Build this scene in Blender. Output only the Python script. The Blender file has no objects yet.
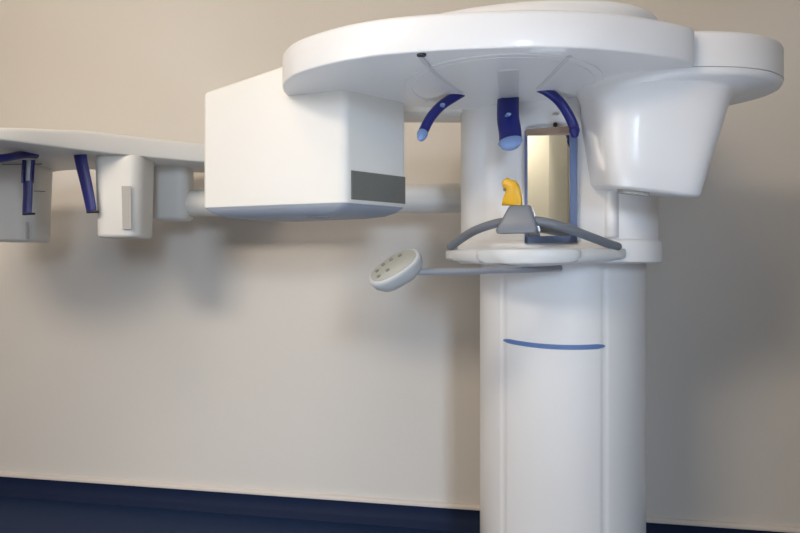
import bpy, bmesh, math, random
from mathutils import Vector, Matrix
random.seed(4)
S = bpy.context.scene
COL = S.collection
PI = math.pi
# ------------------------------------------------------------------ camera frame
F = 640.0                 # focal length in pixels of the 800 px wide frame
PSI = math.radians(10.8)  # camera yaw against the back wall
TH = math.radians(20.0)   # the machine faces a little to the left of the camera
CH = 0.735                # camera height
RIGHT = Vector((math.cos(PSI), math.sin(PSI), 0)); FWD = Vector((-math.sin(PSI), math.cos(PSI), 0))
def W(X, Z, Y):           # X right of camera, Z in front of it, Y above it -> world
    p = RIGHT*X + FWD*Z; return Vector((p.x, p.y, CH+Y))
cam = bpy.data.cameras.new('camera'); co = bpy.data.objects.new('camera', cam); COL.objects.link(co)
co.location = (0, 0, CH); co.rotation_euler = (PI/2, 0, PSI)
cam.sensor_width = 36; cam.lens = 36*F/800; cam.clip_start = .02
S.camera = co
# column axis
CX, CZ = .3635, 1.45
base = W(CX, CZ, 0); base.z = 0
MROOT = Matrix.Translation(base) @ Matrix.Rotation(PSI-TH, 4, 'Z')
MINV = MROOT.inverted()
def L(X, Z, Y): return MINV @ W(X, Z, Y)                  # camera frame -> machine frame
def LP(px, py, d): return L((px-400)/F*d, d, (266.5-py)/F*d)

# ------------------------------------------------------------------ materials
def mat(name, col, rough=.5, metal=0, coat=0, noise=0, nscale=20, bump=0, bscale=200, spec=.5, tint=None):
    m = bpy.data.materials.new(name); m.use_nodes = True
    nt = m.node_tree; b = nt.nodes['Principled BSDF']
    b.inputs['Base Color'].default_value = (*col, 1); b.inputs['Roughness'].default_value = rough
    b.inputs['Metallic'].default_value = metal; b.inputs['Coat Weight'].default_value = coat
    b.inputs['Coat Roughness'].default_value = .08; b.inputs['Specular IOR Level'].default_value = spec
    tc = nt.nodes.new('ShaderNodeTexCoord')
    n = nt.nodes.new('ShaderNodeTexNoise'); n.inputs['Scale'].default_value = nscale; n.inputs['Detail'].default_value = 4
    nt.links.new(tc.outputs['Object'], n.inputs['Vector'])
    mx = nt.nodes.new('ShaderNodeMix'); mx.data_type = 'RGBA'
    c2 = tint if tint else tuple(c*(1-noise) for c in col)
    mx.inputs[6].default_value = (*col, 1); mx.inputs[7].default_value = (*c2, 1)
    nt.links.new(n.outputs['Fac'], mx.inputs[0]); nt.links.new(mx.outputs[2], b.inputs['Base Color'])
    if bump:
        n2 = nt.nodes.new('ShaderNodeTexNoise'); n2.inputs['Scale'].default_value = bscale; n2.inputs['Detail'].default_value = 3
        nt.links.new(tc.outputs['Object'], n2.inputs['Vector'])
        bp = nt.nodes.new('ShaderNodeBump'); bp.inputs['Strength'].default_value = bump; bp.inputs['Distance'].default_value = .002
        nt.links.new(n2.outputs['Fac'], bp.inputs['Height']); nt.links.new(bp.outputs['Normal'], b.inputs['Normal'])
    return m
M = dict(
 white=mat('white_gloss_enamel', (.755,.75,.745), .4, coat=.22, noise=.015, nscale=6),
 white2=mat('white_satin_plastic', (.735,.715,.665), .45, coat=.1, noise=.02, nscale=8),
 panel=mat('pale_grey_plastic', (.60,.61,.605), .4, noise=.02),
 base=mat('shaded_blue_grey', (.30,.33,.38), .5, noise=.03),  # darkened white: shade below the tube housing put into the colour
 console=mat('shaded_console_plastic', (.63,.63,.615), .42, coat=.1, noise=.02),  # greyed white: the ring's shade over the console put into the colour
 gap=mat('dark_seam', (.22,.22,.23), .7, noise=.1),
 grey=mat('slate_grey_rubber', (.175,.19,.215), .42, noise=.08, nscale=40),
 block=mat('mid_grey_plastic', (.185,.195,.215), .42, noise=.06, nscale=40),
 vent=mat('vent_grey', (.19,.185,.165), .6, noise=.1, nscale=80),
 blue=mat('deep_blue_plastic', (.008,.013,.17), .38, coat=.12, noise=.2, nscale=30),
 tip=mat('soft_blue_pad', (.22,.33,.60), .5, noise=.08, nscale=40),
 frame=mat('steel_blue_frame', (.115,.165,.31), .4, noise=.08, nscale=30),
 stripe=mat('stripe_blue', (.10,.19,.42), .4, noise=.08, nscale=30),
 yellow=mat('yellow_bite_plastic', (.72,.40,.012), .4, noise=.12, nscale=60),
 mirror=mat('mirror_glass', (.95,.94,.90), .015, metal=1, noise=.0),
 brown=mat('speckled_brown_strip', (.36,.20,.09), .5, nscale=120, tint=(.20,.18,.18)),
 keyface=mat('keypad_grey', (.30,.30,.265), .45, noise=.06, nscale=60),
 keybody=mat('keypad_shell', (.42,.425,.415), .4, noise=.03),
 keydot=mat('keypad_button', (.16,.16,.15), .5, noise=.1),
 rod=mat('grey_metal_rod', (.36,.37,.40), .35, metal=.3, noise=.05),
 slot=mat('sensor_slot_grey', (.42,.40,.37), .6, noise=.05),
 black=mat('black_rubber', (.02,.02,.02), .6, noise=.1),
 wall=mat('plaster_wall', (.675,.635,.58), .85, noise=.05, nscale=2.2, bump=.25, bscale=240, spec=.2),
 ceil=mat('ceiling_paint', (.80,.78,.74), .9, noise=.02, nscale=3, spec=.2),
 trim=mat('cream_trim', (.66,.60,.54), .55, noise=.04),
 floor=mat('navy_vinyl', (.007,.020,.062), .6, spec=.2, noise=.25, nscale=30, bump=.1, bscale=300, tint=(.012,.028,.08)),
 skirt=mat('navy_cove_vinyl', (.009,.018,.052), .6, spec=.15, noise=.2, nscale=20),
 door=mat('cream_door', (.86,.80,.66), .5, noise=.02),
 glass=mat('window_glass', (.9,.95,1), .05, noise=0),
)
# ------------------------------------------------------------------ mesh helpers
class MB:
    def __init__(s): s.bm = bmesh.new()
    def face(s, pts):
        v = [s.bm.verts.new(p) for p in pts]; return s.bm.faces.new(v)
    def loft(s, rings, cap0=True, cap1=True):
        R = [[s.bm.verts.new(p) for p in r] for r in rings]; n = len(R[0])
        for a, b in zip(R, R[1:]):
            for i in range(n):
                j = (i+1) % n
                try: s.bm.faces.new((a[i], a[j], b[j], b[i]))
                except ValueError: pass
        if cap0: s.bm.faces.new(list(reversed(R[0])))
        if cap1: s.bm.faces.new(R[-1])
        return s
    def tube(s, path, ra, rb=None, seg=16, up=Vector((0,0,1)), round_ends=True):
        """ra along side axis, rb along up axis; both may be callables of t"""
        fa = ra if callable(ra) else (lambda t: ra)
        rb = ra if rb is None else rb
        fb = rb if callable(rb) else (lambda t: rb)
        n = len(path); rings = []
        T0 = (path[1]-path[0]).normalized(); T1 = (path[-1]-path[-2]).normalized()
        P = [(p, i/(n-1), 1.0) for i, p in enumerate(path)]
        if round_ends:
            q = min(fa(0), fb(0)); pre = [(path[0]-T0*q*math.sin(a), 0, math.cos(a)) for a in (1.45, 1.1, .75, .4)]
            q = min(fa(1), fb(1)); post = [(path[-1]+T1*q*math.sin(a), 1, math.cos(a)) for a in (.4, .75, 1.1, 1.45)]
            P = pre+P+post
        k = len(P)
        for i, (p, t, sc) in enumerate(P):
            d = (P[min(i+1, k-1)][0]-P[max(i-1, 0)][0]).normalized()
            side = d.cross(up)
            if side.length < 1e-4: side = d.cross(Vector((0,1,0)))
            side.normalize(); u2 = side.cross(d).normalized()
            rings.append([p + side*math.cos(2*PI*a/seg)*fa(t)*sc + u2*math.sin(2*PI*a/seg)*fb(t)*sc for a in range(seg)])
        return s.loft(rings)
    def box(s, c, sx, sy, sz, rot=None):
        r = rot or Matrix.Identity(3)
        v = [s.bm.verts.new(Vector(c)+r@Vector((x*sx/2, y*sy/2, z*sz/2))) for x in (-1,1) for y in (-1,1) for z in (-1,1)]
        for f in ((0,1,3,2),(4,6,7,5),(0,4,5,1),(2,3,7,6),(0,2,6,4),(1,5,7,3)): s.bm.faces.new([v[i] for i in f])
        return s
    def bevel(s, w, seg=3, ang=30):
        es = [e for e in s.bm.edges if len(e.link_faces) == 2 and e.calc_face_angle(0) > math.radians(ang)]
        bmesh.ops.bevel(s.bm, geom=es, offset=w, segments=seg, profile=.5, affect='EDGES', clamp_overlap=True)
        return s
def absloc(o):
    p = Vector(o.location); q = o.parent
    while q is not None and q.parent is not None: p += q.location; q = q.parent
    return p
def build(name, mb, material, parent=None, sharp=40, flat=False):
    bm = mb.bm
    bmesh.ops.recalc_face_normals(bm, faces=bm.faces)
    lo = Vector((min(v.co[i] for v in bm.verts) for i in range(3))); hi = Vector((max(v.co[i] for v in bm.verts) for i in range(3)))
    c = (lo+hi)/2; bmesh.ops.translate(bm, verts=bm.verts, vec=-c)
    me = bpy.data.meshes.new(name); bm.to_mesh(me); bm.free()
    me.materials.append(material)
    if not flat:
        for p in me.polygons: p.use_smooth = True
        me.set_sharp_from_angle(angle=math.radians(sharp))
    o = bpy.data.objects.new(name, me); COL.objects.link(o)
    if parent is not None:
        o.parent = parent
        o.location = c - (absloc(parent) if parent.parent is not None else Vector((0,0,0)))
    else: o.location = c
    return o
def cr(pts, n=8, closed=False):
    """Catmull-Rom resampling"""
    out = []; m = len(pts)
    rng = range(m) if closed else range(m-1)
    for i in rng:
        if closed: p0, p1, p2, p3 = pts[i-1], pts[i], pts[(i+1)%m], pts[(i+2)%m]
        else: p0, p1, p2, p3 = pts[max(i-1,0)], pts[i], pts[i+1], pts[min(i+2,m-1)]
        for k in range(n):
            t = k/n
            out.append(.5*((2*p1)+(p2-p0)*t+(2*p0-5*p1+4*p2-p3)*t*t+(3*p1-p0-3*p2+p3)*t**3))
    if not closed: out.append(pts[-1])
    return out
def inset2(ring, d):
    """offset a closed planar outline (x, y) inwards by d"""
    n = len(ring); A = sum(ring[i].x*ring[(i+1)%n].y-ring[(i+1)%n].x*ring[i].y for i in range(n)); s = 1 if A > 0 else -1
    out = []
    for i in range(n):
        t = ring[(i+1)%n]-ring[i-1]; nn = Vector((-t.y, t.x, 0))
        if nn.length > 1e-9: nn.normalize()
        q = ring[i].copy(); q += nn*s*d; out.append(q)
    return out
def slab(ring, z0, z1, r=.006, r0=None, seg=4):
    """rings of a rounded-edge slab over a flat outline"""
    r0 = r if r0 is None else r0; R = []
    for k in range(seg+1):
        a = PI/2*k/seg; R.append([Vector((p.x, p.y, z0+r0*(1-math.sin(a)))) for p in inset2(ring, r0*(1-math.cos(a)))] if False else
                                 [Vector((p.x, p.y, z0+r0*(1-math.cos(a)))) for p in inset2(ring, r0*(1-math.sin(a)))])
    for k in range(seg+1):
        a = PI/2*k/seg; R.append([Vector((p.x, p.y, z1-r*(1-math.sin(a)))) for p in inset2(ring, r*(1-math.cos(a)))])
    return R
def rrect(hx, hy, r, n=8, cx=0, cy=0):
    pts = []
    for sx, sy, a0 in ((1,1,0),(-1,1,PI/2),(-1,-1,PI),(1,-1,1.5*PI)):
        for k in range(n+1):
            a = a0+PI/2*k/n; pts.append(Vector((cx+sx*(hx-r)+r*math.cos(a), cy+sy*(hy-r)+r*math.sin(a), 0)))
    return pts
def circ(r, n=64, cx=0, cy=0, ry=None):
    ry = ry or r
    return [Vector((cx+r*math.cos(2*PI*k/n), cy+ry*math.sin(2*PI*k/n), 0)) for k in range(n)]
def struct(o): o['kind'] = 'structure'; return o

# ================================================================== the room
YW = 0.0
# wall plane: passes camera-frame depth where the skirting top sits 0.68 below the camera
zw = F*.68/237.0
YW = W(0, zw, 0).y + 0.0
X0, X1, Y0, HC = -2.3, 2.3, -3.4, 2.55
SK = .055
def wallbox(name, a, b, m=None):
    mb = MB(); a = Vector(a); b = Vector(b); mb.box((a+b)/2, *(b-a)); return struct(build(name, mb, m or M['wall'], flat=True))
wallbox('wall_back', (X0-.1, YW, 0), (X1+.1, YW+.1, HC))
ly0, ly1, lz0, lz1 = -1.9, -.5, .85, 2.05  # unseen left window opening, added to let fill light in
mb = MB()
for a, b in (((Y0-.1, 0), (ly0, HC)), ((ly1, 0), (YW, HC)), ((ly0, 0), (ly1, lz0)), ((ly0, lz1), (ly1, HC))):
    mb.box((X0-.05, (a[0]+b[0])/2, (a[1]+b[1])/2), .1, b[0]-a[0], b[1]-a[1])
struct(build('wall_left', mb, M['wall'], flat=True))
mb = MB()
for cy, cz, sy, sz in (((ly0+ly1)/2, lz0+.03, ly1-ly0, .06), ((ly0+ly1)/2, lz1-.03, ly1-ly0, .06), (ly0+.03, (lz0+lz1)/2, .06, lz1-lz0), (ly1-.03, (lz0+lz1)/2, .06, lz1-lz0)):
    mb.box((X0-.04, cy, cz), .05, sy, sz)
struct(build('fill_window', mb, M['white2'], flat=True))
wallbox('wall_right', (X1, Y0-.1, 0), (X1+.1, YW, HC))
wallbox('floor', (X0-.1, Y0-.1, -.08), (X1+.1, YW+.1, 0), M['floor'])
wallbox('ceiling', (X0-.1, Y0-.1, HC), (X1+.1, YW+.1, HC+.08), M['ceil'])
# front wall with a window opening (behind the camera)
wx0, wx1, wz0, wz1 = .30, 1.9, .95, 2.15
mb = MB()
for a, b in (((X0, 0), (-.80, HC)), ((-.80, 2.0), (-.02, HC)), ((-.02, 0), (wx0, HC)), ((wx1, 0), (X1, HC)), ((wx0, 0), (wx1, wz0)), ((wx0, wz1), (wx1, HC))):
    mb.box(((a[0]+b[0])/2, Y0-.05, (a[1]+b[1])/2), b[0]-a[0], .1, b[1]-a[1])
struct(build('wall_front', mb, M['wall'], flat=True))
mb = MB()
for cx, cz, sx, sz in (((wx0+wx1)/2, wz0+.03, wx1-wx0, .06), ((wx0+wx1)/2, wz1-.03, wx1-wx0, .06), (wx0+.03, (wz0+wz1)/2, .06, wz1-wz0),
                       (wx1-.03, (wz0+wz1)/2, .06, wz1-wz0), ((wx0+wx1)/2, (wz0+wz1)/2, .06, wz1-wz0)):
    mb.box((cx, Y0-.04, cz), sx, .05, sz)
struct(build('window_1', mb, M['white2'], flat=True))
# skirting: a coved navy strip with a cream cap strip
mb = MB(); prof = [(0, 0), (-.03, 0), (-.027, .004), (-.016, .012), (-.008, .024), (-.006, .04), (-.006, SK), (0, SK)]
mb.loft([[Vector((x, YW+a, b)) for a, b in prof] for x in (X0, X1)])
struct(build('baseboard_back', mb, M['skirt'], sharp=50))
mb = MB(); prof = [(0, SK), (-.011, SK), (-.012, SK+.004), (-.010, SK+.010), (-.004, SK+.0125), (0, SK+.0125)]
mb.loft([[Vector((x, YW+a, b)) for a, b in prof] for x in (X0, X1)])
struct(build('trim_1', mb, M['trim'], sharp=50))
# open door leaf and its doorway, behind the camera (seen in the machine's mirror)
hx0, hx1, dh = -.80, -.02, 2.0
mb = MB(); p0 = Vector((hx1, Y0, 0)); p1 = Vector((.135, Y0+.70, 0)); d = (p1-p0).normalized(); n_ = Vector((-d.y, d.x, 0))*.02
mb.loft([[p0+n_+Vector((0,0,z)), p1+n_+Vector((0,0,z)), p1-n_+Vector((0,0,z)), p0-n_+Vector((0,0,z))] for z in (.01, dh)])
struct(build('door_1', mb, M['door'], flat=True))
wallbox('wall_hall', (hx0-.3, Y0-.75, 0), (hx1+.4, Y0-.70, HC), M['door'])

# ================================================================== the machine
root = bpy.data.objects.new('panoramic_x_ray_machine', None); COL.objects.link(root)
root.empty_display_size = .2
root.location = base; root.rotation_euler = (0, 0, PSI-TH)
root['label'] = 'white dental panoramic x-ray machine with round column, overhead ring and side arm by the wall'
root['category'] = 'x-ray machine'
RC = .181; ZB = CH+.006          # column radius, underside height of the carriage
# ---- lower column with two vertical panel seams
def colring(z, r=RC, notch=True):
    pts = []
    n = 180
    for k in range(n):
        a = -PI/2 + 2*PI*k/n; rr = r
        if notch:
            for s in (-1, 1):
                if abs(((a+PI/2+PI) % (2*PI))-PI - s*math.radians(34)) < math.radians(.9): rr = r-.0035
        pts.append(Vector((rr*math.cos(a), rr*math.sin(a), z)))
    return pts
mb = MB(); mb.loft([colring(0, RC-.004), colring(.004), colring(.2), colring(.5), colring(CH+.30)])
column = build('column', mb, M['white'], root, sharp=60)
# blue stripe: a slim curved bar that tapers at both ends
zs = CH-(344-266.5)/F*1.275
mb = MB(); rings = []
N = 40
for k in range(N+1):
    t = k/N; a = -PI/2 + math.radians(-33.5+67.5*t); hh = .0056*min(1, .35+1.6*math.sin(PI*t)**.6)
    dz = -.004*math.sin(PI*t)*1.0 - .004*t
    ring = []
    for rr, zz in ((RC-.002, -hh), (RC+.0022, -hh*.7), (RC+.0022, hh*.7), (RC-.002, hh)):
        ring.append(Vector((rr*math.cos(a), rr*math.sin(a), zs+dz+zz)))
    rings.append(ring)
mb.loft(rings); build('accent_stripe', mb, M['stripe'], column, sharp=60)

# ---- sliding carriage around the column
HU = CH+.33                     # underside of the ring
HT = CH+.389                    # top of the ring band
def plan(hx, yf, yb, rf, rb):   # rounded D plan: front at y=-yf, back at y=+yb
    pts = []
    for cx, cy, r, a0 in ((hx-rb, yb-rb, rb, 0), (-hx+rb, yb-rb, rb, PI/2), (-hx+rf, -yf+rf, rf, PI), (hx-rf, -yf+rf, rf, 1.5*PI)):
        for k in range(13):
            a = a0+PI/2*k/12; pts.append(Vector((cx+r*math.cos(a), cy+r*math.sin(a), 0)))
    return pts
pl = plan(.203, .204, .20, .105, .12)
def at(ring, z): return [Vector((p.x, p.y, z)) for p in ring]
mb = MB()
out = inset2(pl, -.007)
mb.loft([at(inset2(out, .006), ZB), at(inset2(out, .001), ZB+.003), at(out, ZB+.008), at(out, ZB+.038), at(inset2(out, .002), ZB+.043), at(pl, ZB+.047),
         at(pl, ZB+.2), at(pl, CH+.46), at(inset2(pl, .012), CH+.475), at(inset2(pl, .04), CH+.48)])
carriage = build('carriage', mb, M['white'], root, sharp=35)
# raised vertical pillar strip to the right of the mirror
yf = -.204
mb = MB()
mb.loft([[Vector((x, y, z)) for x, y in ((.098,-.18),(.104,-.204),(.110,-.210),(.122,-.208),(.130,-.198),(.132,-.17))] for z in (ZB+.05, CH+.27, CH+.30)])
build('corner_strip', mb, M['white'], carriage, sharp=60)
# mirror in a blue frame
mx0 = LP(524, 200, 1.255).x; mx1 = LP(579, 200, 1.275).x
mz0 = CH+(266.5-243)/F*1.26; mz1 = CH+(266.5-131)/F*1.265
mb = MB(); yb = yf-.010
mb.box(((mx1-.0065), yf-.006, (mz0+mz1)/2), .013, .016, mz1-mz0)
mb.box(((mx0+.003), yf-.006, (mz0+mz1)/2), .006, .016, mz1-mz0)
mb.box(((mx0+mx1)/2, yf-.006, mz0+.0065), mx1-mx0, .016, .013)
mb.bevel(.0015, 2)
mframe = build('mirror_frame', mb, M['frame'], carriage)
mb = MB(); mb.box(((mx0+mx1)/2, yf-.006, (mz0+mz1)/2), mx1-mx0-.008, .004, mz1-mz0-.004, Matrix.Rotation(math.radians(7.5), 3, 'Z'))
build('mirror', mb, M['mirror'], mframe, flat=True)
mb = MB(); mb.box(((mx0+mx1)/2, yf-.007, mz1-.004), mx1-mx0-.004, .016, .013); mb.bevel(.0015, 2)
build('mirror_top_strip', mb, M['brown'], mframe)
# bolt hole above mirror
hp = LP(556, 126, 1.265)
mb = MB(); mb.tube([Vector((hp.x, yf-.004, hp.z)), Vector((hp.x, yf+.004, hp.z))], .0042, seg=16, round_ends=False)
build('bolt_hole', mb, M['black'], carriage)
mb = MB(); mb.loft([[Vector((hp.x+s*x, yf-.0015, hp.z+z)) for x, z in ((0,0),)]*1 and [Vector((hp.x+x, y, hp.z+.02+z)) for x, z in ((-.006,0),(-.003,.003),(.005,.003),(.008,0),(.003,-.002))] for s, y in ((1, yf-.003), (1, yf+.002))])
build('sticker', mb, M['slot'], carriage)

# ---- chin rest console (a lens shaped shelf) with cover panel, handle and holder block
def LY(px, py, y):    # ray of the photo met with the machine plane y = const
    a = LP(px, py, .3); b = LP(px, py, 2.0); t = (y-a.y)/(b.y-a.y); return a+(b-a)*t
hpts = [LY(451,246.5,-.222), LY(458,241,-.245), LY(474,231,-.285), LY(496,223.5,-.322), LY(518,221,-.338), LY(541,221.5,-.335), LY(566,228,-.314), LY(592,237.5,-.272), LY(608,243.5,-.24), LY(617,246.5,-.222)]
zc0, zc1 = CH+.004, CH+.034
def lens(hw, front, back, n=28, pw=2.0, cx=0.0):
    pts = []
    for k in range(n+1):
        t = -1+2*k/n; pts.append(Vector((cx+hw*t, -(back+(front-back)*max(0, 1-abs(t)**pw)), 0)))
    return pts+[Vector((cx+hw*.99, -.10, 0)), Vector((cx-hw*.99, -.10, 0))]
HXC = (hpts[0].x+hpts[-1].x)/2; HW = (hpts[-1].x-hpts[0].x)/2+.016
lo_ = lens(HW, .335, .205, cx=HXC); 
def sc(ring, fx, fy): return [Vector((HXC+(p.x-HXC)*fx, -.10+(p.y+.10)*fy, 0)) for p in ring]
def bellied(ring, z, drop, hw=.17):
    return [Vector((p.x, p.y, z-drop*max(0, 1-((p.x-HXC)/hw)**2))) for p in ring]
mb = MB()
mb.loft([bellied(sc(lo_, .90, .90), zc0+.009, .012), bellied(sc(lo_, .97, .965), zc0+.0095, .011), bellied(sc(lo_, 1, 1), zc0+.014, .009), at(sc(lo_, 1.0, 1.0), zc1-.004),
         at(sc(lo_, .99, .985), zc1-.0005), at(sc(lo_, .96, .96), zc1)])
chin = build('chin_rest_console', mb, M['console'], root, sharp=50)
# cover panel in the console's front
def cover(hw, out, dz):
    mb = MB(); rings = []
    for k in range(33):
        t = -1+2*k/32; x = HXC+.006+hw*t; u = 1-((x-HXC)/HW)**2
        y = -(.205+(.335-.205)*u)
        zl = zc0+.0108-.0100*u+.006*abs(t)**14-dz; zh = zc1-.0035-.003*abs(t)**14+dz
        rings.append([Vector((x, y+.012, zl)), Vector((x, y-out+.0035, zl+.0002)), Vector((x, y-out, zl+.005)), Vector((x, y-out, zh-.002)), Vector((x, y-out+.001, zh)), Vector((x, y+.012, zh))])
    return mb.loft(rings)
build('cover_panel', cover(.094, .0026, 0), M['panel'], chin, sharp=50)  # its grey takes in the ring's shade like the console
build('cover_seam', cover(.0952, .0010, .0009), M['slot'], chin, sharp=50)
# handle arch
path = cr(hpts, 7)
mb = MB(); mb.tube(path, .0095, .0082, seg=18)
handle = build('grab_handle', mb, M['grey'], chin, sharp=80)
# holder block on the middle of the handle
bc = LY(517, 220, -.338)
def blk(px0, px1, py, y0, y1):
    a = LY(px0, py, y0); b = LY(px1, py, y0); z = a.z
    hx = (b.x-a.x)/2; cx = (a.x+b.x)/2
    return [Vector((p.x, p.y, z)) for p in rrect(hx, (y0-y1)/-2 if y1>y0 else (y0-y1)/2, .007, 5, cx, (y0+y1)/2)]
mb = MB()
R = [blk(496,537,233,-.356,-.316), blk(495,537.5,230,-.358,-.314), blk(500,535,221,-.356,-.316), blk(506,531.5,210,-.350,-.321), blk(508,530.5,206.5,-.347,-.324)]
R.append([Vector((c.x*.8+p.x*.2*0+0 if False else (p.x+ (sum(q.x for q in R[-1])/len(R[-1])-p.x)*.15), p.y+(sum(q.y for q in R[-1])/len(R[-1])-p.y)*.15, p.z+.002)) for p in R[-1] for c in (p,)])
mb.loft(R); block = build('bite_holder', mb, M['block'], chin, sharp=50)
btop = max(v.z for v in R[-1])

# ---- keypad on a swivel arm
k0 = LP(417, 272, 1.075); k1 = LP(470, 271.2, 1.11); k2 = LP(540, 269.5, 1.20); k3 = LP(566, 268, 1.30)
mb = MB(); mb.tube([k0, k1, k2, k3], .0050, .0058, seg=12)
arm = build('keypad_arm', mb, M['rod'], root, sharp=70)
kc = LP(395.5, 269, 1.07)
nrm_cam = Vector((-.40, .66, -.64)).normalized()          # right, up, forward
def cdir(v):  # camera-frame direction (right, up, forward) -> machine frame
    w = RIGHT*v.x + FWD*v.z + Vector((0,0,v.y)); return (MINV.to_3x3() @ w).normalized()
lng_cam = Vector((.86, .52, .0)); lng_cam = (lng_cam - nrm_cam*lng_cam.dot(nrm_cam)).normalized()
nn = cdir(nrm_cam); uu = cdir(lng_cam); vv = nn.cross(uu).normalized()
def kell(a, b, h, ox=0): return [kc + uu*(a*math.copysign(abs(math.cos(t))**.85, math.cos(t))+ox) + vv*b*math.copysign(abs(math.sin(t))**.85, math.sin(t)) + nn*h for t in [2*PI*i/48 for i in range(48)]]
mb = MB(); KA, KB = .049, .027
mb.loft([kell(KA*.55, KB*.5, -.027), kell(KA*.78, KB*.75, -.023), kell(KA*.95, KB*.95, -.010), kell(KA, KB, .001), kell(KA*.98, KB*.98, .006), kell(KA*.94, KB*.94, .008), kell(KA*.85, KB*.85, .009)])
kp = build('keypad', mb, M['keybody'], arm, sharp=60)
mb = MB(); mb.loft([kell(KA*.86, KB*.84, .0085), kell(KA*.86, KB*.84, .0096), kell(KA*.84, KB*.82, .0102)])
kf = build('keypad_face', mb, M['keyface'], kp, sharp=60) if False else build('keypad_face', mb, M['keyface'], arm, sharp=60)
for (u, v) in ((-.028,.008), (-.014,.014), (.002,.015), (.018,.012), (-.030,-.006), (-.012,-.004)):
    mb = MB(); c = kc+uu*u+vv*v+nn*.0105
    mb.loft([[c+uu*.0036*math.cos(2*PI*i/14)+vv*.0028*math.sin(2*PI*i/14)+nn*h for i in range(14)] for h in (-.001, .0008)])
    build('key_button', mb, M['keydot'], arm)

# ---- overhead ring (the rotor)
def UL(px, py, dh=.33):           # pixel on the plane dh above the camera
    d = F*dh/(266.5-py); return L((px-400)/F*d, d, dh)
fr = [UL(282.5,87.5), UL(287,80), UL(299,73), UL(330,64), UL(365,57.5), UL(400,53.5), UL(450,50), UL(500,48), UL(540,47.5), UL(595,49), UL(650,55), UL(690,62)]
rl = [L(.483,1.054,.33), L(.488,1.075,.33), L(.489,1.12,.33), L(.47,1.22,.33), L(.42,1.29,.33)]
bk = [L(.33,1.318,.33), L(.20,1.35,.33), L(.08,1.335,.33), L(-.02,1.31,.33), L(-.10,1.30,.33), L(-.18,1.28,.33), L(-.217,1.245,.33)]
ringpts = cr([Vector((p.x, p.y, 0)) for p in fr+rl+bk], 5, True)
mb = MB(); mb.loft(slab(ringpts, HU, HT, .008, .0035))
ring = build('overhead_ring', mb, M['white'], root, sharp=50)
# seam line where the right head joins
# cap above the ring and its cantilever back to the column
cc = L(.185, 1.165, 0)
mb = MB(); c0 = circ(.272, 80, cc.x-.005, cc.y-.006, .158)
mb.loft([at(c0, HT-.004), at(c0, HT+.012), at(inset2(c0,.003), HT+.020), at(inset2(c0,.010), HT+.026), at(inset2(c0,.022), HT+.031), at(inset2(c0,.05), HT+.034)])
cap = build('ring_cap', mb, M['white'], ring, sharp=60)
mb = MB(); mb.box(((cc.x)/2, (cc.y-.0)/2, HT+.035), .30, abs(cc.y), .055); mb.bevel(.012, 3)
build('cantilever_arm', mb, M['white'], root, sharp=50)
mb = MB(); q = [Vector((p.x, p.y, 0)) for p in [L(.235+r.x, 1.425+r.y, 0) for r in rrect(.275, .05, .02, 6)]]
mb.loft([at(inset2(q,.004), CH+.331), at(q, CH+.335), at(q, CH+.44), at(inset2(q,.006), CH+.446)])
build('carriage_head', mb, M['white2'], carriage, sharp=50)
# hub plate: the shallow round plate below the ring
mb = MB(); c1 = circ(.176, 72, cc.x, cc.y)
mb.loft([at(c1, HU+.002), at(c1, HU-.0012), at(inset2(c1,.001), HU-.002), at(inset2(c1,.012), HU-.0021), at(inset2(c1,.0125), HU-.001), at(inset2(c1,.0145), HU-.001), at(inset2(c1,.015), HU-.0021), at(inset2(c1,.05), HU-.0022)])
hub = build('hub_plate', mb, M['white'], ring, sharp=25)
# curved tracks of the temple supports
def track(pts, w, name='guide_track'):
    P = cr([UL(x, y, .3275) for x, y in pts], 5)
    mb = MB(); mb.tube(P, w, .0013, seg=10); return build(name, mb, M['panel'], hub, sharp=60)
track([(420,57),(428,66),(441,78),(462,93)], .004)
track([(570,57),(560,66),(550,77),(538,89)], .004)
track([(508,70),(508.5,82),(509,97)], .018)
pz = UL(421.5, 55.5, .3275)
mb = MB(); mb.loft([[pz+Vector((.0075*math.cos(a), .0060*math.sin(a), h)) for a in [2*PI*i/18 for i in range(18)]] for h in (.002, -.0008)])
build('track_hole', mb, M['black'], hub)
# ---- temple and forehead supports in blue
def support(pts, d0, d1, wa, wb, padr, up, padmat='tip'):
    n = len(pts)
    P = cr([LP(x, y, d0+(d1-d0)*i/(n-1)) for i, (x, y) in enumerate(pts)], 6)
    mb = MB(); mb.tube(P, wa, wb, seg=16, up=up, round_ends=False)
    s = build('temple_support', mb, M['blue'], ring, sharp=60)
    T = (P[-1]-P[-2]).normalized()
    mb = MB(); q = wa if not callable(wa) else wa(1)
    mb.tube([P[-1]-T*.003, P[-1]+T*padr*.4, P[-1]+T*padr], lambda t: q*(1.1-.25*t), lambda t: (wb if not callable(wb) else wb(1))*(1.15-.2*t), seg=18, up=up)
    build('support_pad', mb, M[padmat], ring)
    return s
upv = Vector((0,1,0))
support([(464,91),(455,96.5),(442,105),(431,117),(424,130),(422,135)], 1.232, 1.195, .0095, .0088, .006, upv)
support([(538,87),(548,92),(559,101),(568,114),(573.5,126),(574.5,132)], 1.20, 1.19, .0092, .0085, .004, upv, 'blue')
s = support([(508.5,92),(508,102),(508,118),(510,132),(510.5,143)], 1.262, 1.19, .0215, .0095, .007, upv); s.name = 'forehead_support'
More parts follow.
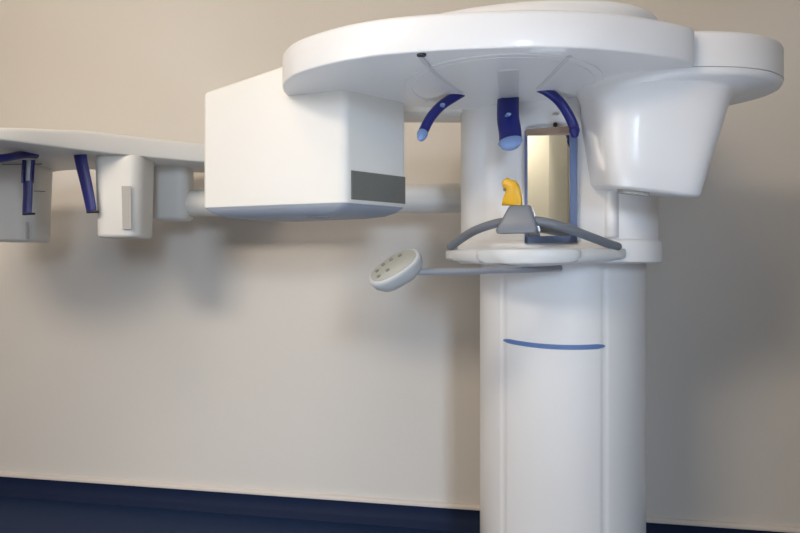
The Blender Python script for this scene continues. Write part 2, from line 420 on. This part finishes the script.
# little pale rivets on the supports
for px, py, d in ((442.5,105,1.2), (508,115,1.21)):
    c = LP(px, py, d)
    mb = MB(); a = cdir(Vector((1,0,0))); b = Vector((0,0,1)); n_ = cdir(Vector((0,0,-1)))
    mb.loft([[c+a*.0048*math.cos(t)*k+b*.0026*math.sin(t)*k+n_*h for t in [2*PI*i/14 for i in range(14)]] for h, k in ((-.02, 1), (.0052 if px<480 else .0092-.0, 1), (.006 if px<480 else .0098, .7))])
    build('rivet', mb, M['tip'], ring)

# ---- tube housing: the big box hanging on the left end of the ring
def hx(pts): return [L(a, b, 0) for a, b in pts]
A, B, C_, D = (-.409, 1.31), (-.103, 1.195), (.016, 1.300), (-.27, 1.45)
def roundpoly(pts, rad, n=8):
    out = []; m = len(pts)
    for i in range(m):
        p = Vector((*pts[i], 0)); a = Vector((*pts[i-1], 0)); b = Vector((*pts[(i+1)%m], 0)); r = rad[i]
        da = (a-p).normalized(); db = (b-p).normalized(); h = da.angle(db)/2
        t = r/math.tan(h); c = p+(da+db).normalized()*(r/math.sin(h)); s = p+da*t; e = p+db*t
        a0 = (s-c); a1 = (e-c)
        for k in range(n+1):
            w = k/n; v = a0.lerp(a1, w); out.append(c+v.normalized()*r)
    return out
bx = roundpoly([A, B, C_, D], [.010, .022, .010, .05])
def topz(p):                       # sloping lid: low at the far left, rising to the right
    d = max(0, min(.22, p.x-A[0])); return .350+.46*d-.85*d*d
bcx = sum(p.x for p in bx)/len(bx); bcy = sum(p.y for p in bx)/len(bx)
def boxring(k, zf): return [L(bcx+(p.x-bcx)*k, bcy+(p.y-bcy)*k, zf(p)) for p in bx]
zbt = .1195
mb = MB()
mb.loft([boxring(.90, lambda p: zbt), boxring(.985, lambda p: zbt), boxring(.997, lambda p: zbt+.0008), boxring(1, lambda p: zbt+.003)]
        + [boxring(1, lambda p: topz(p)-.007), boxring(.994, lambda p: topz(p)-.002), boxring(.975, topz)])
tubeh = build('tube_housing', mb, M['white2'], root, sharp=38)
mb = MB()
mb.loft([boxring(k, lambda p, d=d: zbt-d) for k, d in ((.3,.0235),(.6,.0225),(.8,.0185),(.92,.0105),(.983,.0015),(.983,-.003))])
build('shaded_underside', mb, M['base'], tubeh, sharp=60)  # bulging bottom, its shade painted in as blue-grey
# vent grille on its right-hand face
def onface(t, y, off): # point on face B-C
    p = Vector((*B, 0)).lerp(Vector((*C_, 0)), t); d = (Vector((*C_,0))-Vector((*B,0))).normalized(); n_ = Vector((d.y, -d.x, 0)); p += n_*off
    return L(p.x, p.y, y)
mb = MB()
t0, t1, y0, y1 = .09, .95, .1265, .181
NS = 12
mb.loft([[onface(t, y, o) for t, y in ((t0,y0),(t1,y0),(t1,y1),(t0,y1))] for o in (-.004, .0012)])
for k in range(NS):
    ya = y0+(y1-y0)*(k+.15)/NS; yb_ = y0+(y1-y0)*(k+.75)/NS
    mb.loft([[onface(t, y, o) for t, y in ((t0+.01,ya),(t1-.01,ya),(t1-.01,yb_),(t0+.01,yb_))] for o in (.001, .0022)])
build('vent_grille', mb, M['vent'], tubeh, flat=True)
mb = MB(); c = L(-.16, 1.255, zbt-.0215)
mb.loft([[c+Vector((.025*math.cos(t), .010*math.sin(t), h)) for t in [2*PI*i/24 for i in range(24)]] for h in (.004, -.0028)])
build('beam_window', mb, M['gap'], tubeh)

# ---- sensor head: tapered bucket below the right end of the ring
def sect(x0, x1, z0, z1, y, pw=2.0, tilt=0, n=72, tz=None):
    tz = -tilt*.95 if tz is None else tz
    out = []
    for k in range(n):
        a = 2*PI*k/n; c, q = math.cos(a), math.sin(a)
        X = (x0+x1)/2+(x1-x0)/2*math.copysign(abs(c)**(2/pw), c); Z = (z0+z1)/2+(z1-z0)/2*math.copysign(abs(q)**(2/pw), q)
        out.append(L(X, Z, y+tilt*(X-(x0+x1)/2)+tz*(Z-z0)))
    return out
mb = MB()
RR = [sect(.368,.514,1.09,1.235,.125,5,-.12), sect(.363,.519,1.083,1.24,.127,5,-.12), sect(.361,.522,1.08,1.242,.131,5,-.11),
      sect(.355,.538,1.077,1.25,.18,4.6,-.06), sect(.347,.560,1.074,1.26,.24,4.2,-.02), sect(.341,.577,1.073,1.268,.285,3.7),
      sect(.342,.592,1.073,1.28,.302,3.0), sect(.338,.63,1.073,1.295,.312,2.5), sect(.336,.675,1.061,1.315,.3175,2.2), sect(.334,.691,1.059,1.322,.3215,2.1), sect(.333,.695,1.059,1.325,.326,2.1), sect(.333,.695,1.059,1.325,.3305,2.1)]
mb.loft(RR); head = build('sensor_head', mb, M['white'], root, sharp=60)
mb = MB(); mb.loft([sect(.3338,.6942,1.0598,1.324,.3295,2.1), sect(.3338,.6942,1.0598,1.324,.3325,2.1)])
build('head_seam', mb, M['gap'], head)
mb = MB(); mb.loft([sect(.385,.435,1.10,1.15,.1235,3,-.12), sect(.385,.435,1.10,1.15,.130,3,-.12)])
build('sensor_window', mb, M['slot'], head)
# collar of the ring above the head
mb = MB(); hb = [Vector((p.x, p.y, 0)) for p in sect(.332,.696,1.058,1.326,0,2.1)]
mb.loft([at(hb, HU+.0015), at(hb, HT-.005), at(inset2(hb,.002), HT), at(inset2(hb,.007), HT+.003)])
build('head_collar', mb, M['white'], ring, sharp=50)

# ---- support beam for the side arm
bz0 = 1.66
b0 = L(.40, 1.60, .177); b1 = L(-.10, 1.70, .177); b2 = L(-.585, 1.79, .177)
mb = MB(); mb.tube([b0, b1, b2], .0375, seg=28)
beam = build('support_beam', mb, M['white2'], root, sharp=60)
mb = MB(); pc = L(-.60, 1.79, 0); rr = [Vector((p.x, p.y, 0)) for p in [L(-.632+q.x, 1.785+q.y, 0) for q in rrect(.05, .045, .03, 6)]]
mb.loft([at(inset2(rr,.008), CH+.128), at(rr, CH+.136), at(rr, CH+.275)])
build('arm_post', mb, M['white2'], beam, sharp=50)
# ---- cephalometric side arm
pp = [(-1.16,1.28), (-1.02,1.292), (-.864,1.375), (-.752,1.492), (-.62,1.60), (-.511,1.668), (-.42,1.72), (-.40,1.80), (-.47,1.86), (-.70,1.84), (-.87,1.80), (-1.0,1.83), (-1.16,1.86), (-1.25,1.80), (-1.29,1.55), (-1.26,1.36)]
outl = cr([Vector((p.x, p.y, 0)) for p in [L(a, b, 0) for a, b in pp]], 6, True)
RS = slab(outl, CH+.272, CH+.322, .010, .004)
for r_ in RS[5:]:
    for p in r_:
        X = (RIGHT.dot(MROOT @ p)); p.z -= max(0, min(.35, -.74-X))*.17
mb = MB(); mb.loft(RS)
ceph = build('cephalometric_arm', mb, M['white2'], root, sharp=50)
def cephhead(cx, cz, hw, hd, y0, y1, slot):
    mb = MB()
    def rg(k, y, ky=1): return [L(p.x, p.y, y) for p in rrect(hw*k, hd*k, hw*.55*k, 8, cx, cz)]
    mb.loft([rg(.84, y0), rg(.90, y0+.002), rg(.925, y0+.008), rg(.96, (y0+y1)/2), rg(.995, y1-.02), rg(1, y1-.006), rg(.985, y1), rg(.96, y1+.006)])
    o = build('cephalometric_sensor', mb, M['white2'], ceph, sharp=55)
    return o
cephhead(-.697, 1.625, .060, .060, .072, .268, True)
cephhead(-1.033, 1.745, .066, .064, .067, .268, False)
def ray(px, py, d): return LP(px, py, d)
mb = MB(); sd = 1.5655
pts = [(121.5,186),(131,186),(131.5,229),(122.5,229)]
mb.loft([[LP(x, y, d) for x, y in pts] for d in (sd+.006, sd-.0032)])
mb.bevel(.0008, 1); build('sensor_slot', mb, M['slot'], ceph)
mb = MB(); sd = 1.687
pts = [(25.5,222),(28,222),(28,239),(25.5,239)]
mb.loft([[LP(x, y, d) for x, y in pts] for d in (sd+.010, sd-.0005)])
build('sensor_slot', mb, M['slot'], ceph)
# blue ear rods and nose support
def bar(name, pts, d, w, th):
    P = cr([LP(x, y, dd) for (x, y), dd in zip(pts, d)], 5)
    mb = MB(); mb.tube(P, w, th, seg=14, up=upv, round_ends=False); return build(name, mb, M['blue'], ceph, sharp=50)
bar('ear_rod', [(79.5,150),(82,165),(86.5,185),(90.5,205),(91.5,211)], [1.56]*5, lambda t: .0205-.006*t, .006)
bar('ear_rod', [(28,181),(27.8,195),(27.2,206),(27,213)], [1.56]*4, .0145, .006)
for x0, x1 in ((24,23.2), (33.2,31.6)):
    bar('ear_rod_prong', [(x0,160),((x0+x1)/2,170),(x1,183)], [1.56]*3, .0036, .005)
mb = MB(); mb.tube([LP(28.6,160,1.565), LP(28,183,1.565)], .009, .003, up=upv, seg=12, round_ends=False)
build('rod_slide', mb, M['panel'], ceph)
mb = MB(); mb.tube(cr([LP(-16,160.5,1.42), LP(4,158,1.45), LP(18,155.5,1.5), LP(27,154.5,1.53), LP(36,155,1.56)], 5), .0085, .009, up=Vector((0,0,1)), seg=14, round_ends=False)
build('nose_support', mb, M['blue'], ceph, sharp=50)
for x, y, d in ((92.5,212.5,1.555), (28.5,214.5,1.555)):
    mb = MB(); mb.tube([LP(x-5,y-.3,d), LP(x+5.5,y-.8,d)], .004, .0028, seg=10); build('ear_plug', mb, M['black'], ceph)
for x0, y0_, x1, y1_ in ((2,164.5,42,164), (34,191,45,191.5)):
    mb = MB(); mb.tube([LP(x0,y0_,1.66), LP(x1,y1_,1.66)], .0012, seg=8); build('head_seam', mb, M['gap'], ceph)

# ================================================================== the bite block (lifts off its holder)
bb = bpy.data.objects.new('bite_block', None); COL.objects.link(bb); bb.empty_display_size = .03
bbl = Vector((LY(512, 206, -.335).x, -.336, btop)); bb.location = MROOT @ bbl; bb.rotation_euler = (0, 0, PSI-TH)
bb['label'] = 'small yellow bite block standing on the grey holder of the curved handle'; bb['category'] = 'bite block'
prof = [(502,206),(503,200),(505.5,194),(505.5,190),(503,187.5),(502.5,183.5),(504.5,180),(508,178.5),(512,180.5),(515.5,181.5),(519,185.5),(521,191),(522.5,198),(523,206)]
P = [LY(x, y, -.336) for x, y in prof]; zmin = min(p.z for p in P)
P = [Vector((p.x-bbl.x, 0, p.z-zmin)) for p in P]
cxp = sum(p.x for p in P)/len(P); czp = sum(p.z for p in P)/len(P)
mb = MB()
def pr(k, y): return [Vector((cxp+(p.x-cxp)*k, y, (czp+(p.z-czp)*k) if p.z > .001 else 0)) for p in P]
mb.loft([pr(.80,-.009), pr(.93,-.0075), pr(1,-.004), pr(1,.004), pr(.93,.0075), pr(.80,.009)])
build('bite_fin', mb, M['yellow'], bb, sharp=60)
q = LY(505.5, 190.5, -.336)
mb = MB(); c = Vector((q.x-bbl.x, -.008, q.z-zmin)); mb.tube([c+Vector((0,.004,0)), c+Vector((0,-.002,0))], .0028, seg=12)
build('bite_groove', mb, M['block'], bb)

# ================================================================== light
def area(name, loc, target, sx, sy, power, col):
    l = bpy.data.lights.new(name, 'AREA'); l.shape = 'RECTANGLE'; l.size = sx; l.size_y = sy; l.energy = power; l.color = col
    o = bpy.data.objects.new(name, l); COL.objects.link(o); o.location = loc
    o.rotation_euler = (Vector(target)-Vector(loc)).to_track_quat('-Z', 'Y').to_euler(); return o
area('ceiling_lamp', (-1.5, -1.25, HC-.04), (-1.0, 1.6, .65), 1.0, .8, 36, (1, .87, .73)).data.spread = math.radians(120)
area('ceiling_lamp', (-.9, .15, HC-.04), (-.9, .25, 0), .6, .6, 11, (1, .84, .67))
area('daylight_and_fill', ((wx0+wx1)/2, Y0-.12, (wz0+wz1)/2), ((wx0+wx1)/2-1.6, 1.7, .5), wx1-wx0, wz1-wz0, 7, (1, .92, .82))  # broad soft fill added in the front window opening
area('daylight_and_fill', (1.45, Y0-.12, 1.5), (-.62, 1.75, .12), .7, 1.0, 4.2, (.60, .77, 1)).data.spread = math.radians(29)
area('daylight_and_fill', (X0-.13, (ly0+ly1)/2, (lz0+lz1)/2), (-.4, 1.7, 1.0), ly1-ly0, lz1-lz0, 23, (1, .93, .85))  # wide fill added through the left opening to soften wall shadows
area('floor_bounce_fill', (-.08, .12, .06), (-.03, .50, 1.1), .8, .5, 7, (.80, .88, 1)).data.spread = math.radians(115)  # added fill light, stands in for bluish bounce below the ring
area('hall_fill', (-.5, Y0-.35, 2.3), (-.5, Y0-.6, 0), .3, .3, 9, (1, .95, .82))  # added fill light, brightens hall wall and door for the mirror
w = bpy.data.worlds.new('world'); S.world = w; w.use_nodes = True
w.node_tree.nodes['Background'].inputs[0].default_value = (.75, .85, 1, 1); w.node_tree.nodes['Background'].inputs[1].default_value = .6
S.view_settings.view_transform = 'Standard'; S.view_settings.look = 'None'; S.view_settings.exposure = 0
